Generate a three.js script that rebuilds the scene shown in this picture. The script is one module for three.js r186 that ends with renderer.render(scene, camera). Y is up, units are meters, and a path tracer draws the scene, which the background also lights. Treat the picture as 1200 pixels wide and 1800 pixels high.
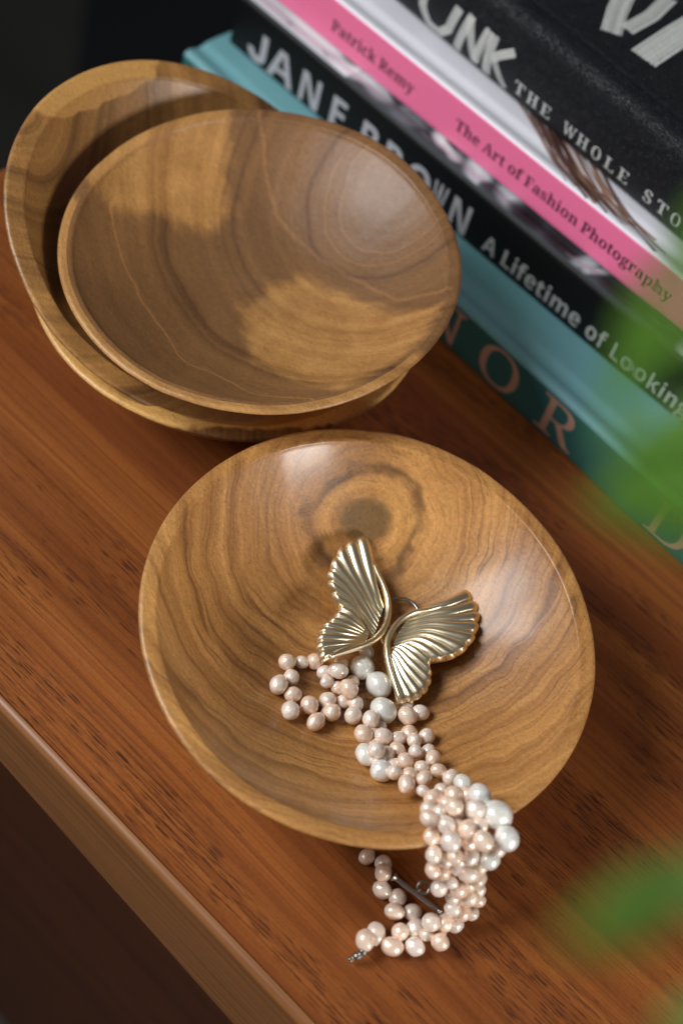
import * as THREE from 'three';
import { mergeGeometries } from 'three/addons/utils/BufferGeometryUtils.js';
import { RoundedBoxGeometry } from 'three/addons/geometries/RoundedBoxGeometry.js';
import { RectAreaLightUniformsLib } from 'three/addons/lights/RectAreaLightUniformsLib.js';

// ---------------------------------------------------------------- camera, light, exposure
const scene = new THREE.Scene();
const camera = new THREE.PerspectiveCamera(35.545, 682 / 1024, 0.01, 30);
camera.position.set(0.1298, 0.531, 0.2904);
camera.up.set(-0.6462, 0.566, -0.5118);
camera.lookAt(0.1298 - 0.2843, 0.531 - 0.801, 0.2904 - 0.5268);
camera.focus = 0.592;
camera.userData.fStop = 5.0;
scene.background = new THREE.Color(0.065, 0.065, 0.065);   // dim light of the room round the sideboard

RectAreaLightUniformsLib.init();
const renderer = new THREE.WebGLRenderer({ antialias: true });
renderer.toneMapping = THREE.LinearToneMapping;
renderer.toneMappingExposure = 1.0;
renderer.shadowMap.enabled = true;

// a window beyond one end of the sideboard and a smaller one far off at the other end
function makeWindow(pos, target, w, h, power, color, bars) {
  const g = new THREE.Group(); g.name = numbered('window'); g.userData = { kind: 'structure' };
  g.position.set(...pos); g.lookAt(...target); scene.add(g);
  const frameMat = new THREE.MeshStandardMaterial({ color: 0x8a8780, roughness: 0.6 });
  const paneMat = new THREE.MeshStandardMaterial({ color: 0x222222, roughness: 0.4, emissive: new THREE.Color(...color), emissiveIntensity: 1.0 });
  const pane = new THREE.Mesh(new THREE.BoxGeometry(w, h, 0.006), paneMat); pane.name = 'pane'; g.add(pane); pane.position.z = -0.02;
  const f = 0.05, parts = [[w + 2 * f, f, 0, h / 2 + f / 2], [w + 2 * f, f, 0, -h / 2 - f / 2], [f, h, w / 2 + f / 2, 0], [f, h, -w / 2 - f / 2, 0]].map(([a, b, x, y]) => new THREE.BoxGeometry(a, b, 0.06).translate(x, y, 0));
  for (const bx of bars) parts.push(new THREE.BoxGeometry(0.035, h - 0.004, 0.04).translate(bx * w, 0, 0.03));
  const fm = new THREE.Mesh(mergeGeometries(parts), frameMat); fm.name = 'frame'; g.add(fm);
  const L = new THREE.RectAreaLight(new THREE.Color(...color), power, w, h);
  // RectAreaLight shines along its own -z: turn it round inside the group
  L.rotation.y = Math.PI; L.position.z = 0.004; g.add(L);
}
const taken = {};
function numbered(n) { const k = taken[n] = (taken[n] ?? -1) + 1; return k ? `${n}_${String(k).padStart(3, '0')}` : n; }
makeWindow([-0.72, 0.98, 0.66], [0, 0.98, 0.0], 0.62, 0.80, 16.5, [0.95, 0.975, 1.0], [0]);
makeWindow([1.85, 0.56, 0.22], [0.0, 0.56, 0.0], 0.5, 0.42, 42.0, [1.0, 0.98, 0.95], []);

// ---------------------------------------------------------------- helpers
const PT = new Uint8Array(512), GX = new Float32Array(256), GY = new Float32Array(256), GZ = new Float32Array(256);   // gradient noise
{ let s = 977; const r = () => (s = (s * 1664525 + 1013904223) >>> 0) / 4294967296; const p = [...Array(256).keys()]; for (let i = 255; i > 0; i--) { const j = Math.floor(r() * (i + 1)); [p[i], p[j]] = [p[j], p[i]]; } for (let i = 0; i < 512; i++) PT[i] = p[i & 255];
  const E = [[1, 1, 0], [-1, 1, 0], [1, -1, 0], [-1, -1, 0], [1, 0, 1], [-1, 0, 1], [1, 0, -1], [-1, 0, -1], [0, 1, 1], [0, -1, 1], [0, 1, -1], [0, -1, -1]]; for (let i = 0; i < 256; i++) { const e = E[Math.floor(r() * 12)]; GX[i] = e[0]; GY[i] = e[1]; GZ[i] = e[2]; } }
function N(x, y, z) {
  x += 131.7; y += 117.3; z += 105.1;
  const fx = Math.floor(x), fy = Math.floor(y), fz = Math.floor(z), X = fx & 255, Y = fy & 255, Z = fz & 255; x -= fx; y -= fy; z -= fz;
  const u = x * x * x * (x * (x * 6 - 15) + 10), v = y * y * y * (y * (y * 6 - 15) + 10), w = z * z * z * (z * (z * 6 - 15) + 10);
  const A = PT[X] + Y, B = PT[X + 1] + Y, AA = PT[A & 255] + Z, AB = PT[(A + 1) & 255] + Z, BA = PT[B & 255] + Z, BB = PT[(B + 1) & 255] + Z;
  const a = PT[AA & 255], b = PT[BA & 255], c = PT[AB & 255], d = PT[BB & 255], e = PT[(AA + 1) & 255], f = PT[(BA + 1) & 255], g = PT[(AB + 1) & 255], h = PT[(BB + 1) & 255], x1 = x - 1, y1 = y - 1, z1 = z - 1;
  const na = GX[a] * x + GY[a] * y + GZ[a] * z, nb = GX[b] * x1 + GY[b] * y + GZ[b] * z, nc = GX[c] * x + GY[c] * y1 + GZ[c] * z, nd = GX[d] * x1 + GY[d] * y1 + GZ[d] * z;
  const ne = GX[e] * x + GY[e] * y + GZ[e] * z1, nf = GX[f] * x1 + GY[f] * y + GZ[f] * z1, ng = GX[g] * x + GY[g] * y1 + GZ[g] * z1, nh = GX[h] * x1 + GY[h] * y1 + GZ[h] * z1;
  const p = na + u * (nb - na), q = nc + u * (nd - nc), r = ne + u * (nf - ne), t = ng + u * (nh - ng), m = p + v * (q - p), n = r + v * (t - r);
  return m + w * (n - m);
}
const fbm = (x, y, z, o = 3) => { let s = 0, a = 0.5, f = 1; for (let i = 0; i < o; i++) { s += a * N(x * f, y * f, z * f); a *= 0.5; f *= 2.03; } return s; };
let seed = 12345; const rnd = () => (seed = (seed * 1664525 + 1013904223) >>> 0) / 4294967296;
const clamp = (x, a = 0, b = 1) => Math.min(b, Math.max(a, x));
const smooth = (a, b, x) => { const t = clamp((x - a) / (b - a)); return t * t * (3 - 2 * t); };
const mix3 = (a, b, t) => [a[0] + (b[0] - a[0]) * t, a[1] + (b[1] - a[1]) * t, a[2] + (b[2] - a[2]) * t];
function tex(w, h, fn, { srgb = true, repeat = false } = {}) {
  const d = new Uint8Array(w * h * 4);
  for (let j = 0; j < h; j++) for (let i = 0; i < w; i++) {
    const c = fn((i + 0.5) / w, (j + 0.5) / h, i, j), k = 4 * (j * w + i);
    d[k] = clamp(c[0], 0, 255); d[k + 1] = clamp(c[1], 0, 255); d[k + 2] = clamp(c[2], 0, 255); d[k + 3] = 255;
  }
  const t = new THREE.DataTexture(d, w, h, THREE.RGBAFormat);
  t.magFilter = THREE.LinearFilter; t.minFilter = THREE.LinearFilter;
  t.wrapS = t.wrapT = repeat ? THREE.RepeatWrapping : THREE.ClampToEdgeWrapping;
  if (srgb) t.colorSpace = THREE.SRGBColorSpace;
  t.needsUpdate = true; return t;
}
function mesh(name, geo, mat, parent = scene) { const m = new THREE.Mesh(geo, mat); m.name = parent === scene ? numbered(name) : name; m.castShadow = m.receiveShadow = true; parent.add(m); return m; }
function tag(o, label, category, group) { o.userData = { label, category }; if (group) o.userData.group = group; return o; }
function thing(name, label, category, group) { const g = new THREE.Group(); g.name = numbered(name); scene.add(g); return tag(g, label, category, group); }
function grid(nu, nv, fn, closeU = false) {   // surface from fn(u, v) -> [x, y, z]
  const pos = [], uv = [], idx = [];
  for (let j = 0; j <= nv; j++) for (let i = 0; i <= nu; i++) { pos.push(...fn(i / nu, j / nv)); uv.push(i / nu, j / nv); }
  for (let j = 0; j < nv; j++) for (let i = 0; i < nu; i++) { const a = j * (nu + 1) + i, b = a + 1, c = a + nu + 1, d = c + 1; idx.push(a, b, d, a, d, c); }
  const g = new THREE.BufferGeometry();
  g.setAttribute('position', new THREE.Float32BufferAttribute(pos, 3)); g.setAttribute('uv', new THREE.Float32BufferAttribute(uv, 2)); g.setIndex(idx);
  g.computeVertexNormals();
  if (closeU) { const n = g.attributes.normal; for (let j = 0; j <= nv; j++) { const a = j * (nu + 1), b = a + nu; const v = new THREE.Vector3(n.getX(a) + n.getX(b), n.getY(a) + n.getY(b), n.getZ(a) + n.getZ(b)).normalize(); n.setXYZ(a, v.x, v.y, v.z); n.setXYZ(b, v.x, v.y, v.z); } }
  return g;
}
const inPoly = (P, x, y) => { let c = false; for (let i = 0, j = P.length - 1; i < P.length; j = i++) { const [xi, yi] = P[i], [xj, yj] = P[j]; if ((yi > y) !== (yj > y) && x < (xj - xi) * (y - yi) / (yj - yi) + xi) c = !c; } return c; };
const segD = (x, y, a, b) => { const dx = b[0] - a[0], dy = b[1] - a[1], t = clamp(((x - a[0]) * dx + (y - a[1]) * dy) / (dx * dx + dy * dy || 1)); return Math.sqrt((x - a[0] - t * dx) ** 2 + (y - a[1] - t * dy) ** 2); };
const lineD = (P, x, y, closed) => { let d = 1e9; for (let i = closed ? 0 : 1; i < P.length; i++) d = Math.min(d, segD(x, y, P[i], P[(i + P.length - 1) % P.length])); return d; };
const sdPoly = (P, x, y) => (inPoly(P, x, y) ? 1 : -1) * lineD(P, x, y, true);   // positive inside

// ---------------------------------------------------------------- background: the floor beyond and below
const floorMat = new THREE.MeshStandardMaterial({ roughness: 0.7, map: tex(256, 256, (u, v) => { const n = fbm(u * 9, v * 60, 1, 3); const b = 58 + n * 18; return [b, b * 0.98, b * 0.93]; }) });
const floor = mesh('floor', new THREE.BoxGeometry(6, 0.04, 6), floorMat); floor.position.set(-0.5, -0.772, -0.5); floor.userData = { kind: 'structure' };
const darkSheetMat = new THREE.MeshStandardMaterial({ roughness: 0.95, color: new THREE.Color(0.008, 0.011, 0.013) });
const dark_sheet = mesh('dark_sheet', new RoundedBoxGeometry(1.08, 0.012, 1.5, 3, 0.005), darkSheetMat); dark_sheet.position.set(-0.62, -0.745, -1.18); dark_sheet.rotation.y = 0.78; dark_sheet.userData = { kind: 'structure' };  // near-black sheet added on the floor to darken part of the background

// ---------------------------------------------------------------- sideboard
const X0 = -0.292, X1 = 0.62, Z0 = -0.47, Z1 = 0.101;
const sideboard = thing('sideboard', 'reddish brown wooden sideboard with a pale eased front edge', 'sideboard');
const topTex = tex(2048, 1920, (u, v) => {
  const x = u * 620, z = v * 571;                                   // millimetres along and across the grain
  const w = z + 5 * fbm(x / 260, z / 60, 3, 2) + 0.5 * N(x / 30, z / 4, 9);
  const streak = fbm(x / 420, w / 13, 1, 3), band = N(x / 900, w / 48, 4), fine = fbm(x / 150, w / 1.1, 7, 2);
  let c = mix3([120, 63, 26], [162, 96, 42], clamp(0.45 + streak * 1.2 + band * 0.4));
  c = mix3(c, [92, 44, 18], clamp(0.0 + fine * 1.8) * 0.6);
  c = mix3(c, [104, 52, 22], 0.5 * smooth(0.1, 0.5, N(x / 320, w / 0.75, 15)) + 0.35 * smooth(0.25, 0.5, N(x / 500, w / 2.4, 18)));
  const dens = smooth(-0.25, 0.45, N(x / 150, w / 15, 12) + 0.5 * N(x / 50, w / 40, 13));
  const pore = smooth(0.30, 0.55, N(x / 10, w / 0.5, 21) + 0.34 * dens - 0.16) + 0.7 * smooth(0.36, 0.6, N(x / 26 + 40, w / 0.6, 33) + 0.22 * dens - 0.14);
  c = mix3(c, [56, 27, 15], clamp(pore) * (0.35 + 0.4 * dens));
  const s = 1 + 0.07 * N(x / 1.3, z / 0.8, 2);
  return [c[0] * s, c[1] * s, c[2] * s];
}, { repeat: true });
const smudge = tex(512, 512, (u, v) => { const q = 215 + 70 * fbm(u * 7, v * 7, 2, 4) + 22 * N(u * 160, v * 60, 5); return [q, q, q]; }, { srgb: false, repeat: true });
const topMat = new THREE.MeshPhysicalMaterial({ map: topTex, roughness: 0.55, roughnessMap: smudge, specularIntensity: 0.7 });
function planUV(g, x0, x1, z0, z1) { const p = g.attributes.position, uv = g.attributes.uv; for (let i = 0; i < p.count; i++) uv.setXY(i, (p.getX(i) - x0) / (x1 - x0), (p.getZ(i) - z0) / (z1 - z0)); return g; }
mesh('top', planUV(new THREE.BoxGeometry(X1 - X0, 0.026, Z1 - Z0 - 0.0005).translate((X0 + X1) / 2, -0.013, (Z0 + Z1 - 0.0005) / 2), X0, X0 + 0.62, Z0, Z1), topMat, sideboard);
const stripTex = tex(2048, 128, (u, v) => {
  const x = u * 912, y = v * 75; const a = fbm(x / 240, y / 3, 5, 3), b = fbm(x / 60, y / 0.9, 8, 2);
  let c = mix3([128, 80, 42], [156, 104, 60], clamp(0.5 + a * 1.3)); c = mix3(c, [88, 52, 27], clamp(b * 1.6) * 0.6); return c;
});
const stripMat = new THREE.MeshPhysicalMaterial({ map: stripTex, roughness: 0.38 });
// solid front strip: eased top edge, flat face that deepens a little along its length, eased lower edge tucked back
const low = (x) => -0.047 - 0.085 * x;
{
  const prof = []; const r1 = 0.0035, r2 = 0.009;
  for (let k = 0; k <= 6; k++) { const a = k / 6 * Math.PI / 2; prof.push([0, -r1 + r1 * Math.cos(a), -r1 + r1 * Math.sin(a) + 0.0035]); }
  for (let k = 0; k <= 8; k++) { const a = k / 8 * Math.PI * 0.55; prof.push([1, -r2 * Math.sin(a), 0.0035 - r2 + r2 * Math.cos(a) ]); }
  prof.push([1, -0.011, -0.02]); prof.push([1, -0.011, -0.10]);
  const g = grid(40, prof.length - 1, (u, v) => { const x = X0 + u * (X1 - X0), q = prof[Math.round(v * (prof.length - 1))]; return [x, q[0] ? low(clamp(x, -0.3, 0.2)) + q[1] : q[1], Z1 + q[2]]; });
  // triangles run the other way round
  const ix = g.index.array; for (let i = 0; i < ix.length; i += 3) { const t = ix[i]; ix[i] = ix[i + 1]; ix[i + 1] = t; } g.computeVertexNormals();
  const P = g.attributes.position, U = g.attributes.uv; for (let i = 0; i <= 40; i++) { let l = 0; for (let j = 0; j < prof.length; j++) { const a = j * 41 + i; if (j) { const b = a - 41; l += Math.sqrt((P.getY(a) - P.getY(b)) ** 2 + (P.getZ(a) - P.getZ(b)) ** 2); } U.setXY(a, i / 40, Math.min(0.999, l / 0.075)); } }
  mesh('edge_strip', g, stripMat, sideboard);
}
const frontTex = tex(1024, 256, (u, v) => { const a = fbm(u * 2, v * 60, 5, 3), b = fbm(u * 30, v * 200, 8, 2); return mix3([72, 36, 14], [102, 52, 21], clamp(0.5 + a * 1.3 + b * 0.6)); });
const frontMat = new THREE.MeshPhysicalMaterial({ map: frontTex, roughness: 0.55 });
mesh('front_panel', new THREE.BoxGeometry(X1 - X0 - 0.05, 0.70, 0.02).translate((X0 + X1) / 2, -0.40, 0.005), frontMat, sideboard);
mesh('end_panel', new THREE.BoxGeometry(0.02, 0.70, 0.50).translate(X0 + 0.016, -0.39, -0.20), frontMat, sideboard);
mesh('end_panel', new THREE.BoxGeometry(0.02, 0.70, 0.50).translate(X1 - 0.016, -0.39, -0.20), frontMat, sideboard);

// ---------------------------------------------------------------- turned wooden bowls
function bowl({ R, t, floor, foot, rim, wobble = 0.006, key = 0, flare = 0.15 }) {
  const point = (u, s) => {
    const th = u * 2 * Math.PI, cx = Math.cos(th), cz = Math.sin(th);
    const Rw = R * (1 + wobble * N(cx * 1.3, cz * 1.3, key)), e = 0.0016, ry = rim(cx * R, cz * R) + 0.0011 * N(cx * 1.8, cz * 1.8, key + 7) + 0.0003 * N(cx * 9, cz * 9, key + 8);
    let r, y;
    if (s < 0.05) { r = foot * s / 0.05; y = 0; }
    else if (s < 0.33) { const k = (s - 0.05) / 0.28 * Math.PI / 2; const q = (s - 0.05) / 0.28; r = foot + (Rw - foot) * q; y = (ry - e) * (q * (1 - flare) + flare * q * q * q); }
    else if (s < 0.37) { const k = (s - 0.33) / 0.04 * Math.PI / 2; r = Rw - e + e * Math.cos(k); y = ry - e + e * Math.sin(k); }
    else if (s < 0.42) { const k = (s - 0.37) / 0.05; r = Rw - e - (t - e - 0.0012) * k; y = ry - 0.0004 * k; }
    else if (s < 0.44) { const k = (s - 0.42) / 0.02 * Math.PI / 2; r = Rw - t + 0.0012 - 0.0012 * Math.sin(k); y = ry - 0.0004 - 0.0012 * (1 - Math.cos(k)); }
    else { const k = 1 - (s - 0.44) / 0.56; r = (Rw - t) * k; const top = ry - 0.0016; y = floor + (top - floor) * k ** 2.5 + 0.0003 * N(r * cx * 60, r * cz * 60, key + 3) * (1 - k ** 8); }
    return [r * cx, y, r * cz];
  };
  const g = grid(180, 150, (u, v) => point(u, v), true);
  const ix = g.index.array; for (let i = 0; i < ix.length; i += 3) { const q = ix[i]; ix[i] = ix[i + 1]; ix[i + 1] = q; }
  g.computeVertexNormals();
  const n = g.attributes.normal; for (let j = 0; j <= 150; j++) { const a = j * 181, b = a + 180; const v = new THREE.Vector3(n.getX(a) + n.getX(b), n.getY(a) + n.getY(b), n.getZ(a) + n.getZ(b)).normalize(); n.setXYZ(a, v.x, v.y, v.z); n.setXYZ(b, v.x, v.y, v.z); }
  for (let i = 0; i <= 180; i++) { n.setXYZ(i, 0, -1, 0); n.setXYZ(150 * 181 + i, 0, 1, 0); }
  return { g, point };
}
const toolMarks = tex(1024, 512, (u, v) => { const x = Math.cos(u * 6.2832) * 55, z = Math.sin(u * 6.2832) * 55, y = v * 210; const b = 128 + 70 * fbm(x / 4, y / 4, z / 4, 2) + 50 * N(x / 0.9, y / 0.9, z / 0.9); return [b, b, b]; }, { srgb: false });
toolMarks.wrapS = THREE.RepeatWrapping;
function woodMaps(point, W, H, col) {
  const map = tex(W, H, (u, v) => { const p = point(u, v); return col(p[0] * 1000, p[1] * 1000, p[2] * 1000, v); });
  map.wrapS = THREE.RepeatWrapping;
  return { map, bumpMap: toolMarks, bumpScale: 0.0003 };
}
const grainSpeck = (x, y, z) => 1 + 0.09 * N(x / 0.7, y / 2.6, z / 0.7) + 0.07 * N(x / 2.6, y / 2.6, z / 1.1) - 0.22 * smooth(0.42, 0.6, N(x / 0.8, y / 0.8, z / 0.45 + 40));
const arcs = (r, k) => 0.55 * N(r / 9, k, 1) + 0.4 * N(r / 3.6, k, 2) + 0.25 * N(r / 1.5, k, 3);

// the bowl that holds the necklace: rings round a knot high on its far wall
{
  const B = bowl({ R: 0.084, t: 0.0068, floor: 0.012, foot: 0.036, flare: 0.3, rim: (x, z) => 0.050 - 0.0524 * x - 0.0425 * z, key: 1 });
  const [kx, ky, kz] = [-37.86,32.93,-42.27];
  const maps = woodMaps(B.point, 1792, 896, (x, y, z, s) => {
    const wx = x + 5 * fbm(x / 34, y / 34, z / 34, 2), wz = z + 5 * fbm(x / 34 + 9, y / 34, z / 34, 2);
    const dx = wx - kx, dy = (y - ky) * 0.95, dz = wz - kz, a = Math.atan2(dz, dx), r = Math.sqrt(dx * dx + dy * dy + dz * dz);
    const rw = r + 1.6 * N(x / 9, y / 9, z / 9), ring = arcs(rw, 2 + 0.35 * Math.cos(a)), far = smooth(24, 46, r);
    let c = mix3([142, 92, 44], [206, 150, 84], clamp(0.52 + ring * 0.95 + 0.5 * fbm(x / 50, y / 50, z / 50, 2)));
    c = mix3(c, [92, 58, 28], clamp(-ring * 2.2 - 0.25) * (0.15 + 0.42 * far));
    c = mix3(c, [96, 60, 32], 0.55 * far * smooth(0.05, 0.0, Math.abs(N(rw / 7, a * 0.5, 44) + 0.06)) * (0.4 + 0.6 * smooth(-0.2, 0.3, N(x / 30, y / 30, z / 30))));
    c = mix3(c, [206, 152, 86], 0.45 * far * smooth(0.05, 0.0, Math.abs(N(rw / 11, a * 0.5, 71) - 0.03)));
    c = mix3(c, [98, 66, 34], (0.5 + 0.5 * N(x / 12, y / 12, z / 12 + 3)) * 1.2 * Math.exp(-(((r - 21.5 - 5 * N(x / 16, y / 16, z / 16) - 2.2 * N(x / 4, y / 4, z / 4)) / 2.4) ** 2)));   // dark ring
    c = mix3(c, [204, 150, 80], 0.5 * smooth(12, 15, r) * (1 - smooth(17.5, 19.5, r)));
    c = mix3(c, [108, 80, 42], 0.85 * (1 - smooth(7.5, 13.5, Math.sqrt(dx * dx + dy * dy * 2.2 + dz * dz) + 1.5 * N(x / 3, y / 3, z / 3))));   // heart of the knot
    const streak = smooth(0.08, 0.45, fbm(rw / 0.9, a * 3, y / 40, 2)); c = mix3(c, [124, 80, 42], streak * 0.45);
    if (s < 0.4) c = mix3(c, [190, 136, 74], 0.3);
    const g = grainSpeck(x, y, z); return [c[0] * g, c[1] * g, c[2] * g];
  });
  const m = mesh('wooden_bowl', B.g, new THREE.MeshPhysicalMaterial({ ...maps, roughness: 0.5, clearcoat: 0.36, clearcoatRoughness: 0.2 }));
  tag(m, 'shallow wooden bowl with a dark ringed knot, holding the pearls and gold butterfly', 'bowl', 'wooden bowls on the sideboard');
}
// lowest bowl of the stack, level on the sideboard: pale sapwood on one side, brown heartwood on the other
{
  const B = bowl({ R: 0.083, t: 0.0075, floor: 0.012, foot: 0.036, rim: () => 0.045, flare: 0.3, key: 14 });
  const maps = woodMaps(B.point, 1024, 512, (x, y, z) => {
    const w = x * 0.8 + z * 0.6 + 3 * fbm(x / 30, y / 30, z / 30, 2), st = fbm((x - z) / 3.2, y / 25, (x + z) / 60, 3);
    let c = mix3([88, 56, 29], [146, 98, 52], clamp(0.45 + st * 1.5));
    c = mix3(c, mix3([198, 146, 76], [216, 168, 98], clamp(0.5 + fbm(x / 20, y / 6, z / 20, 3))), smooth(1.5, -1.5, w - 77 + 2 * N(x / 4, y / 4, z / 4)));
    const g = grainSpeck(x, y, z); return [c[0] * g, c[1] * g, c[2] * g];
  });
  const m = mesh('wooden_bowl', B.g, new THREE.MeshPhysicalMaterial({ ...maps, roughness: 0.45, clearcoat: 0.25, clearcoatRoughness: 0.3 }));
  m.position.set(-0.1536, 0.0002, -0.0777);
  tag(m, 'wooden bowl with a pale and brown side, lowest of the stack', 'bowl', 'wooden bowls on the sideboard');
}
// the bowl leaning inside it, one side high
{
  const B = bowl({ R: 0.0825, t: 0.0088, floor: 0.010, foot: 0.030, rim: () => 0.039, flare: 0.2, key: 4, wobble: 0.012 });
  const maps = woodMaps(B.point, 1152, 576, (x, y, z, s) => {
    const wx = x + 6 * fbm(x / 40, y / 40, z / 40, 2), wz = z + 6 * fbm(x / 40 + 9, y / 40, z / 40, 2);
    const r = Math.sqrt((wx + 84) ** 2 + ((wz - 38) * 1.1) ** 2 + ((y - 36) * 0.5) ** 2), ring = arcs(r, 6);
    let c = mix3([122, 84, 44], [172, 124, 68], clamp(0.5 + ring * 0.8 + 0.5 * fbm(x / 45, y / 45, z / 45, 2)));
    c = mix3(c, [84, 54, 30], clamp(-ring * 1.8 - 0.2) * 0.75);
    // a lens of sapwood cut by the inner wall, with a sharp growth-ring edge
    const lens = 1 - Math.sqrt(((x + 80) / 20) ** 2 + ((y - 41) / 10) ** 2 + ((z + 2) / 34) ** 2) + 0.12 * N(x / 6, y / 6, z / 6);
    c = mix3(c, [194, 144, 80], smooth(-0.03, 0.05, lens));
    const g = grainSpeck(x, y, z); return [c[0] * g, c[1] * g, c[2] * g];
  });
  const m = mesh('wooden_bowl', B.g, new THREE.MeshPhysicalMaterial({ ...maps, roughness: 0.45, clearcoat: 0.25, clearcoatRoughness: 0.3 }));
  const n = new THREE.Vector3(0.396, 1, -0.065).normalize();
  m.position.set(-0.1699, 0.0596, -0.0728).addScaledVector(n, -0.039);
  m.quaternion.setFromUnitVectors(new THREE.Vector3(0, 1, 0), n);
  tag(m, 'tilted wooden bowl with a thick pale rim, between the two other stacked bowls', 'bowl', 'wooden bowls on the sideboard');
}
// the smaller bowl lying in it
{
  const B = bowl({ R: 0.0797, t: 0.0060, floor: 0.0265, foot: 0.028, rim: () => 0.054, key: 9, flare: -0.36 });
  const P1 = [[-84.1,30.7],[-82.1,26.9],[-61.1,23.6],[-54.0,10.1],[-48.9,6.8],[-41.7,0.5],[-34.6,-11.1],[-35.8,-21.0],[-43.5,-23.5],[-51.5,-32.3],[-60.4,-40.5]].concat([[-75, -60], [-100, -20], [-100, 30]]), P2 = [[0.3,8.8],[-1.4,-7.8],[6.0,-20.6],[25.4,-24.3],[48.0,-25.6],[65.1,-34.7],[73.3,-14.2],[73.1,4.9],[68.0,24.6],[42.3,26.9],[27.9,31.3],[13.4,20.0]], LN = [[-56.1,-53.2],[-38.4,-40.8],[-20.0,-32.3],[1.3,-31.9],[23.8,-32.4],[47.0,-32.9],[63.4,-41.7]], K = [11.6,-68.2];
  const maps = woodMaps(B.point, 1408, 704, (x, y, z, s) => {
    const wx = x + 4 * fbm(x / 25, y / 25, z / 25, 3), wz = z + 4 * fbm(x / 25 + 9, y / 25, z / 25, 3);
    const r = Math.hypot(wx - K[0], (wz - K[1])), ring = arcs(r, 11);
    let c = mix3([104, 71, 40], [144, 101, 58], clamp(0.5 + ring * 0.55 + 0.6 * fbm(x / 40, y / 40, z / 40, 2)));
    c = mix3(c, [80, 48, 26], clamp(-ring * 1.8 - 0.25) * 0.75);
    c = mix3(c, [180, 130, 78], 0.36 * smooth(0.7, 0.1, Math.abs(lineD(LN, wx, wz, false) - 0.4)));
    c = mix3(c, [196, 138, 78], 0.5 * smooth(0.7, 0.1, Math.abs(r - 118 + 4 * N(x / 20, z / 20, 2))));
    c = mix3(c, [196, 138, 78], 0.35 * smooth(0.6, 0.1, Math.abs(r - 30)) + 0.3 * smooth(0.6, 0.1, Math.abs(r - 24)));
    const q = s > 0.4 ? Math.max(sdPoly(P1, wx, wz), sdPoly(P2, wx, wz)) : Math.max(sdPoly(P1, wx, wz) , z - 15 + 0.3 * x);
    const och = mix3([160, 110, 56], [198, 146, 82], clamp(0.55 + 0.8 * fbm(x / 12, y / 12, z / 12, 3) + 0.9 * ring));
    c = mix3(c, och, 0.84 * smooth(-3.6, 4.4, q + 5 * fbm(wx / 16, wz / 6, 3, 3) + 3.2 * ring));
    const g = grainSpeck(x, y, z); return [c[0] * g, c[1] * g, c[2] * g];
  });
  const m = mesh('wooden_bowl', B.g, new THREE.MeshPhysicalMaterial({ ...maps, roughness: 0.52, clearcoat: 0.22, clearcoatRoughness: 0.32 }));
  m.position.set(-0.1363, 0.0243, -0.0792);
  m.quaternion.setFromUnitVectors(new THREE.Vector3(0, 1, 0), new THREE.Vector3(-0.0497, 0.9937, 0.1007).normalize());
  tag(m, 'empty shallow two-toned wooden bowl on top of the stack', 'bowl', 'wooden bowls on the sideboard');
}

// ---------------------------------------------------------------- books
const PXMM = 6.4;
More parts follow.
